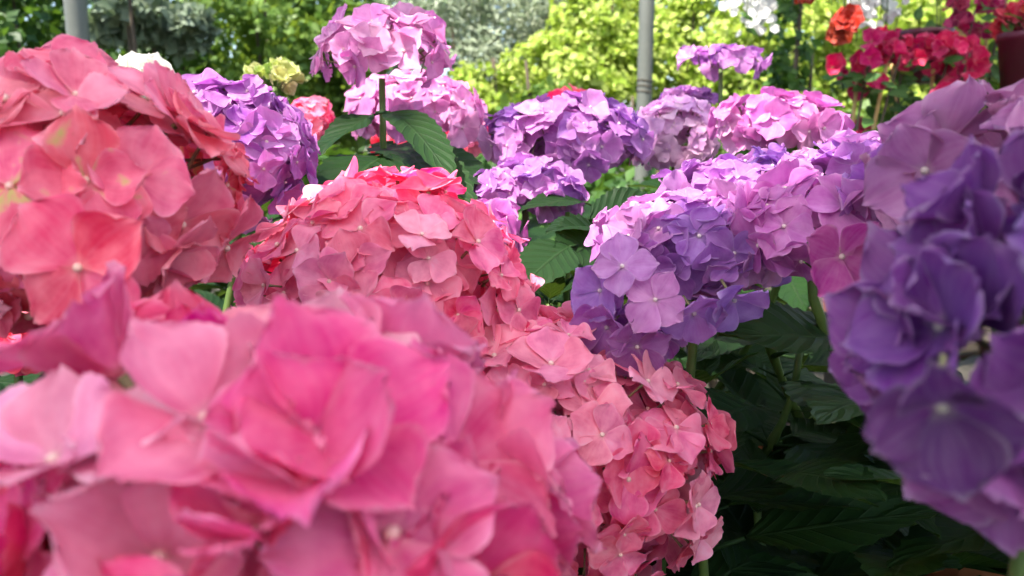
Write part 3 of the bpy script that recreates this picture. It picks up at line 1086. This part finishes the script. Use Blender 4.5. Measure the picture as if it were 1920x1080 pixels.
shrub('silver_shrub', 'feathery silver-grey shrub behind the tall mauve bloom', 'shrub',
      [(820, 20, 4.0, 130, 110), (1000, 10, 4.1, 150, 110), (900, 110, 3.9, 60, 70)], 9000, 0.05, FM['silver'], 5, (1, 0.22), 0.3, 60)
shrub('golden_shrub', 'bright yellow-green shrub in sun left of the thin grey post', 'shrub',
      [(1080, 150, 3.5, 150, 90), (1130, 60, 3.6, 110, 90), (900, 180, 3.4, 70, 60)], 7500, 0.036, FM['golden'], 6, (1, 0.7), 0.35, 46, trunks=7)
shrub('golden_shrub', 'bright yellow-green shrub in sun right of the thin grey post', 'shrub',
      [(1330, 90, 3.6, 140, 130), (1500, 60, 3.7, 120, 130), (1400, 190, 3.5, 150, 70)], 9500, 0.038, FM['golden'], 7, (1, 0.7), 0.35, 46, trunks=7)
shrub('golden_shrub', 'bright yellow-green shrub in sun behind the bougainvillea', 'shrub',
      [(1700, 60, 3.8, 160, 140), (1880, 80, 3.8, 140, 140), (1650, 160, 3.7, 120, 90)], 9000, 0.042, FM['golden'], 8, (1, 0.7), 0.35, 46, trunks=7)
for k, (px, d, where) in enumerate([(120, 2.3, 'below the left post'), (520, 2.4, 'behind the purple bloom'), (900, 2.5, 'behind the tall mauve bloom'),
                                (1290, 2.5, 'below the thin grey post'), (1680, 2.5, 'behind the bougainvillea canes'), (-280, 2.3, 'at the edge of the picture')]):
    shrub('low_shrub', 'low dark green shrub ' + where, 'shrub', [(px, 400, d, 260, 130), (px + 120, 520, d - 0.1, 220, 140)], 2600, 0.06, FM['dark'], 80 + k, (1, 0.6), 0.3, 30)
shrub('green_shrub', 'mid green shrub low behind the sunlit lilac bloom', 'shrub',
      [(1010, 200, 2.8, 70, 50), (1200, 260, 2.9, 200, 60), (1500, 250, 3.0, 160, 70)], 3800, 0.045, FM['mid'], 9, (1, 0.65), 0.3, 30)
for lab, x, y, rx, ry, sd_ in [('tall dark shrub added outside the view on the left to cut side light', -2.3, 0.4, 0.6, 1.6, 61),
                               ('tall dark shrub added outside the view on the right to cut side light', 2.6, 0.2, 0.6, 1.5, 62)]:
    rg = random.Random(sd_)  # unseen shrubs added beside the bench to hold back low side light
    root = tag(empty('dark_shrub', (x, y, 0)), lab, 'shrub', 'shrubs behind the bench')
    V, F = leaf_cloud([Vector((0, 0, 1.0))], [(rx, ry, 1.05)], 5000, 0.10, rg, (1, 0.6), shell=0.4)
    mesh_obj('crown', quick_mesh('crown', V, F, FM['dark']), root)
    t = MB()
    t.tube([(0, 0, 0), (0.02, 0, 0.6), (0, 0.03, 1.3)], [0.04, 0.03, 0.015], 8)
    t.build('trunk', M['bark'], root)
# an unseen tree added beside the canopy so its crown dapples the sun on the middle of the bench
rg = random.Random(71)
root = tag(empty('added_shade_tree', (-2.0, -0.5, 0)), 'tree added outside the view to dapple the sun on the bench', 'tree')
V, F = leaf_cloud([Vector((0.2, 0.75, 0.35)) + SUN_DIR * 2.7 + Vector((0, 0, 1.0)) - root.location], [(0.95, 0.7, 0.3)], 230, 0.055, rg, (1, 0.62), shell=0.1, clump=30)
mesh_obj('crown', quick_mesh('crown', V, F, FM['mid']), root)
t = MB()
t.tube(bez(Vector((0, 0, 0)), Vector((0, 0, 1.6)), Vector((0.2, 0.1, 2.8)), Vector((1.2, 0.4, 3.6)), 12), [0.07 - 0.0045 * i for i in range(13)], 9)
t.build('trunk', M['bark'], root)
shrub('young_tree', 'slim dark young tree between the flat lilac bloom and the red flowers', 'tree',
      [(1478, 60, 2.5, 42, 120, .12), (1485, 190, 2.5, 36, 70, .1)], 420, 0.045, FM['dark'], 10, (1, 0.6), 0.2, 10, None, 2)

# ------------------------------------------------------------------ bougainvillea, hanging pots, trailing flowers
def flower_mesh(seed, npet, open_, mat, z2=0.0, two=False):
    rg = random.Random(seed)
    V, F, UV = [], [], []
    rings = [(npet, open_, 1.0)] + ([(npet, open_ + 0.5, 0.7), (4, open_ + 0.9, 0.45)] if two else [])
    for cnt, op, sc in rings:
        for m in petal_frames(rg, op, cnt):
            rv, rf, ruv = PETRAW[rg.randrange(len(PETRAW))]
            n0 = len(V)
            V += [tuple((m @ Vector(p)) * sc) for p in rv]
            F += [tuple(i + n0 for i in q) for q in rf]
            UV += ruv
    return make_mesh('flower', V, F, mat, True, UV)


BRACT = [flower_mesh(200 + k, 3, 0.75 + 0.1 * (k % 3), M['petal']) for k in range(4)]
ROSEF = [flower_mesh(220 + k, 6, 0.25, M['petal'], two=True) for k in range(3)]
TINY = [flower_mesh(240 + k, 5, 0.15, M['petal']) for k in range(3)]
M['small_leaf'] = leaf_material('small_leaf', (0.03, 0.085, 0.02), (0.08, 0.18, 0.04), vein=(0.12, 0.22, 0.06), rough=0.45, transl=0.3, bump=0.2)
SLEAF = []
for k in range(4):
    v, f, uv = leaf_mesh(70 + k, 0.7, 0.2, 0.15, 0.0, 8, 4)
    SLEAF.append(make_mesh('leaf', v, f, M['small_leaf'], True, uv))


def put_flower(root, p, meshes, size, col, rg, up=None):
    n = (up or Vector((rg.gauss(0, 0.6), -0.7 + rg.gauss(0, 0.4), rg.gauss(0.4, 0.4)))).normalized()
    o = mesh_obj('flower', rg.choice(meshes), root)
    o.matrix_basis = Matrix.Translation(p - root.location) @ n.to_track_quat('Z', 'Y').to_matrix().to_4x4() @ \
        Matrix.Rotation(rg.uniform(0, 6.28), 4, 'Z') @ Matrix.Diagonal((size, size, size, 1))
    k = rg.uniform(0.8, 1.15)
    o.color = (col[0] * k, col[1] * k, col[2] * k, 1)
    return o


def put_leaf(root, p, L, rg):
    d = Vector((rg.gauss(0, 1), rg.gauss(-0.5, 0.7), rg.gauss(0, 0.4))).normalized() * L
    up = Vector((rg.gauss(0, 0.4), -0.6 + rg.gauss(0, 0.3), 0.7))
    add_leaf(root, p, p + d, up, None, 1.0, SLEAF)


BZ = BENCH_Z + 0.1


def bougainvillea(label, foot_px, d, stakes, flowers, leaves, col, seed, leaf_n=60, L=0.036, fs=0.03):
    rg = random.Random(seed)
    g = P(foot_px, 250, d)
    root = empty('bougainvillea', Vector((g.x, g.y, BZ + 0.1)))
    tag(root, label, 'bougainvillea', 'potted bougainvillea behind the hydrangeas')
    for px0, px1, py in stakes:
        top = P(px1, py, d)
        bot = Vector((g.x + rg.uniform(-.04, .04), g.y + rg.uniform(-.03, .03), BZ + 0.08))
        s = MB()
        s.tube([bot - root.location, (bot + top) / 2 - root.location, top - root.location], 0.0042, 8)
        s.build('cane', M['bamboo'], root)
        br = MB()
        pts = bez(bot, bot + Vector((0.03, -0.02, .15)), top + Vector((-.03, -.03, -.15)), top + Vector((0.02, -.02, 0.02)), 10)
        br.tube([q - root.location for q in pts], [0.005 - 0.0003 * i for i in range(11)], 6)
        br.build('branch', M['bark'], root)
    for (px, py, rx, ry, n) in flowers:
        for k in range(n):
            p = P(px + rg.gauss(0, rx * .5), py + rg.gauss(0, ry * .5), d + rg.gauss(0, 0.05))
            put_flower(root, p, BRACT, fs * rg.uniform(0.8, 1.2), col, rg)
    for (px, py, rx, ry, n) in leaves:
        for k in range(n):
            p = P(px + rg.uniform(-rx, rx), py + rg.uniform(-ry, ry), d + rg.gauss(0.02, 0.06))
            put_leaf(root, p, L * rg.uniform(0.8, 1.25), rg)
    pot = mesh_obj('terracotta_pot', POTM)
    pot.location = (g.x, g.y, BZ + 0.002)
    tag(pot, 'terracotta pot holding the ' + (label if seed == 33 else label)[:label.index(' with')] + {31: ' on a single cane', 32: ' with the dense dome', 33: ''}[seed], 'pot', 'terracotta pots on the bench')
    mesh_obj('soil', SOILM, pot)


MAG = (0.62, 0.012, 0.11)
bougainvillea('magenta bougainvillea with few flower clusters on a single cane', 1612, 1.66, [(1610, 1612, 110), (1600, 1665, 110)],
              [(1640, 80, 18, 16, 7), (1620, 115, 20, 12, 6), (1672, 110, 20, 25, 9), (1628, 158, 18, 14, 6), (1600, 255, 12, 10, 3), (1560, 130, 8, 8, 2)],
              [(1640, 185, 70, 80, 55), (1590, 150, 35, 30, 12)], MAG, 31)
bougainvillea('magenta bougainvillea with a dense flower dome below the maroon pot', 1755, 1.72, [(1740, 1750, 130), (1690, 1672, 120), (1780, 1790, 120)],
              [(1730, 90, 40, 18, 16), (1780, 95, 35, 22, 14), (1815, 130, 22, 35, 10), (1760, 130, 50, 20, 8), (1790, 175, 30, 25, 6), (1780, 205, 20, 15, 4)],
              [(1730, 170, 80, 70, 75), (1700, 235, 60, 35, 30), (1800, 190, 50, 60, 30)], MAG, 32)
bougainvillea('dark crimson bougainvillea with drooping sprays against the yellow-green leaves', 1850, 1.80, [(1850, 1850, 60), (1830, 1800, 40)],
              [(1795, 8, 14, 8, 5), (1803, 42, 14, 14, 6), (1862, 62, 10, 8, 3), (1826, 72, 10, 12, 3), (1850, 10, 20, 8, 4), (1880, 30, 14, 10, 4)],
              [(1845, 35, 50, 40, 16), (1860, 140, 40, 60, 30)], (0.36, 0.008, 0.075), 33)


def hanging_pot(label, px, py, d, w, h, seed, redflowers):
    rg = random.Random(seed)
    p = P(px, py, d)            # centre of the rim
    root = empty('hanging_planter', p)
    tag(root, label, 'planter', 'maroon hanging planters')
    r = w / FPX * d / 2
    hh = h / FPX * d
    b = MB()
    b.lathe([(0, -hh), (r * 0.78, -hh), (r * 0.97, -0.018), (r * 1.04, -0.016), (r * 1.05, 0.0), (r * 0.98, 0.0), (r * 0.95, -0.02), (0, -0.02)], 28)
    b.build('bowl', M['maroon'], root)
    for k in range(3):
        a = k * 2.094 + 0.5
        wv = MB()
        wv.tube([(r * math.cos(a), r * math.sin(a), 0), (0, 0, 0.42)], 0.0014, 5)
        wv.build('wire', M['post'], root)
    hk = MB()
    hk.tube([(0, 0, 0.42), (0, 0, CZ + 0.06 - p.z)], 0.0025, 5)
    hk.build('hook', M['post'], root)
    for k in range(redflowers):
        a = rg.uniform(0, 6.28)
        q = p + Vector((math.cos(a) * r * rg.uniform(.2, 1.1), math.sin(a) * r * rg.uniform(.2, 1.1), rg.uniform(0.0, 0.05)))
        put_flower(root, q, ROSEF, 0.03 * rg.uniform(.8, 1.2), (0.55, 0.01, 0.02), rg)
    for k in range(redflowers * 2 + 6):
        a = rg.uniform(0, 6.28)
        q = p + Vector((math.cos(a) * r * .8, math.sin(a) * r * .8, rg.uniform(0.0, 0.03)))
        put_leaf(root, q, 0.04, rg)


hanging_pot('maroon hanging planter above the dense bougainvillea dome', 1732, 58, 2.0, 100, 95, 41, 0)
hanging_pot('maroon hanging planter full of red flowers at the edge of the picture', 1945, 62, 1.62, 130, 105, 42, 16)


def trailing(name, label, px, d, stems, meshes, fsize, col, seed, nleaf, fl_per, cat):
    """a hanging basket above the view whose stems trail down into it"""
    rg = random.Random(seed)
    top = P(px, -170, d)
    root = empty(name, top)
    tag(root, label, cat, 'flowers trailing from hanging baskets')
    b = MB()
    b.lathe([(0, -0.10), (0.07, -0.09), (0.10, 0.0), (0.105, 0.01), (0.095, 0.01), (0.09, -0.01), (0, -0.015)], 20)
    b.build('basket', M['maroon'], root)
    wv = MB()
    wv.tube([(0, 0, 0), (0, 0, CZ + 0.06 - top.z)], 0.002, 5)
    wv.build('wire', M['post'], root)
    for (x, y, spread) in stems:
        tip = P(x, y, d + rg.uniform(-.05, .05))
        a = top + Vector((0, 0, 0.0))
        out = Vector((tip.x - top.x, tip.y - top.y, 0))
        pts = bez(a, a + out * 0.7 + Vector((0, 0, 0.08)), tip + Vector((0, 0, 0.2)), tip, 12)
        s = MB()
        s.tube([q - root.location for q in pts], [0.0026 - 0.0001 * i for i in range(13)], 5)
        s.build('stem', M['stem'], root)
        for k in range(fl_per):
            t = 1 - abs(rg.gauss(0, 0.12)) if fl_per > 3 else 1 - 0.1 * k
            q = pts[max(4, min(12, int(t * 12)))] + Vector((rg.gauss(0, 1), rg.gauss(0, 1), rg.gauss(0, 1))) * spread
            put_flower(root, q, meshes, fsize * rg.uniform(0.75, 1.25), col, rg, Vector((rg.gauss(0, .5), -1, rg.gauss(-.1, .5))))
        for k in range(nleaf):
            q = rg.choice(pts[4:]) + Vector((rg.gauss(0, 1), rg.gauss(0, 1), rg.gauss(0, 1))) * 0.025
            put_leaf(root, q, 0.04, rg)


trailing('begonia', 'orange-red begonia flowers hanging from a basket above the bougainvillea', 1555, 1.5,
         [(1592, 38, 0.006), (1535, -15, 0.02), (1500, -12, 0.02), (1580, 62, 0.006)], ROSEF, 0.027, (0.50, 0.018, 0.004), 51, 4, 2, 'begonia')
trailing('white_trailing_plant', 'spray of tiny white flowers hanging beside the slim dark young tree', 1410, 1.75,
         [(1415, 60, 0.02), (1400, 40, 0.02), (1425, 85, 0.02)], TINY, 0.011, (0.86, 0.86, 0.84), 52, 5, 26, 'flowers')
trailing('white_trailing_plant', 'spray of tiny white flowers hanging beside the orange-red begonia', 1640, 1.75,
         [(1650, 45, 0.022), (1660, 65, 0.02), (1605, 80, 0.018), (1640, 20, 0.02)], TINY, 0.011, (0.86, 0.86, 0.84), 53, 5, 26, 'flowers')
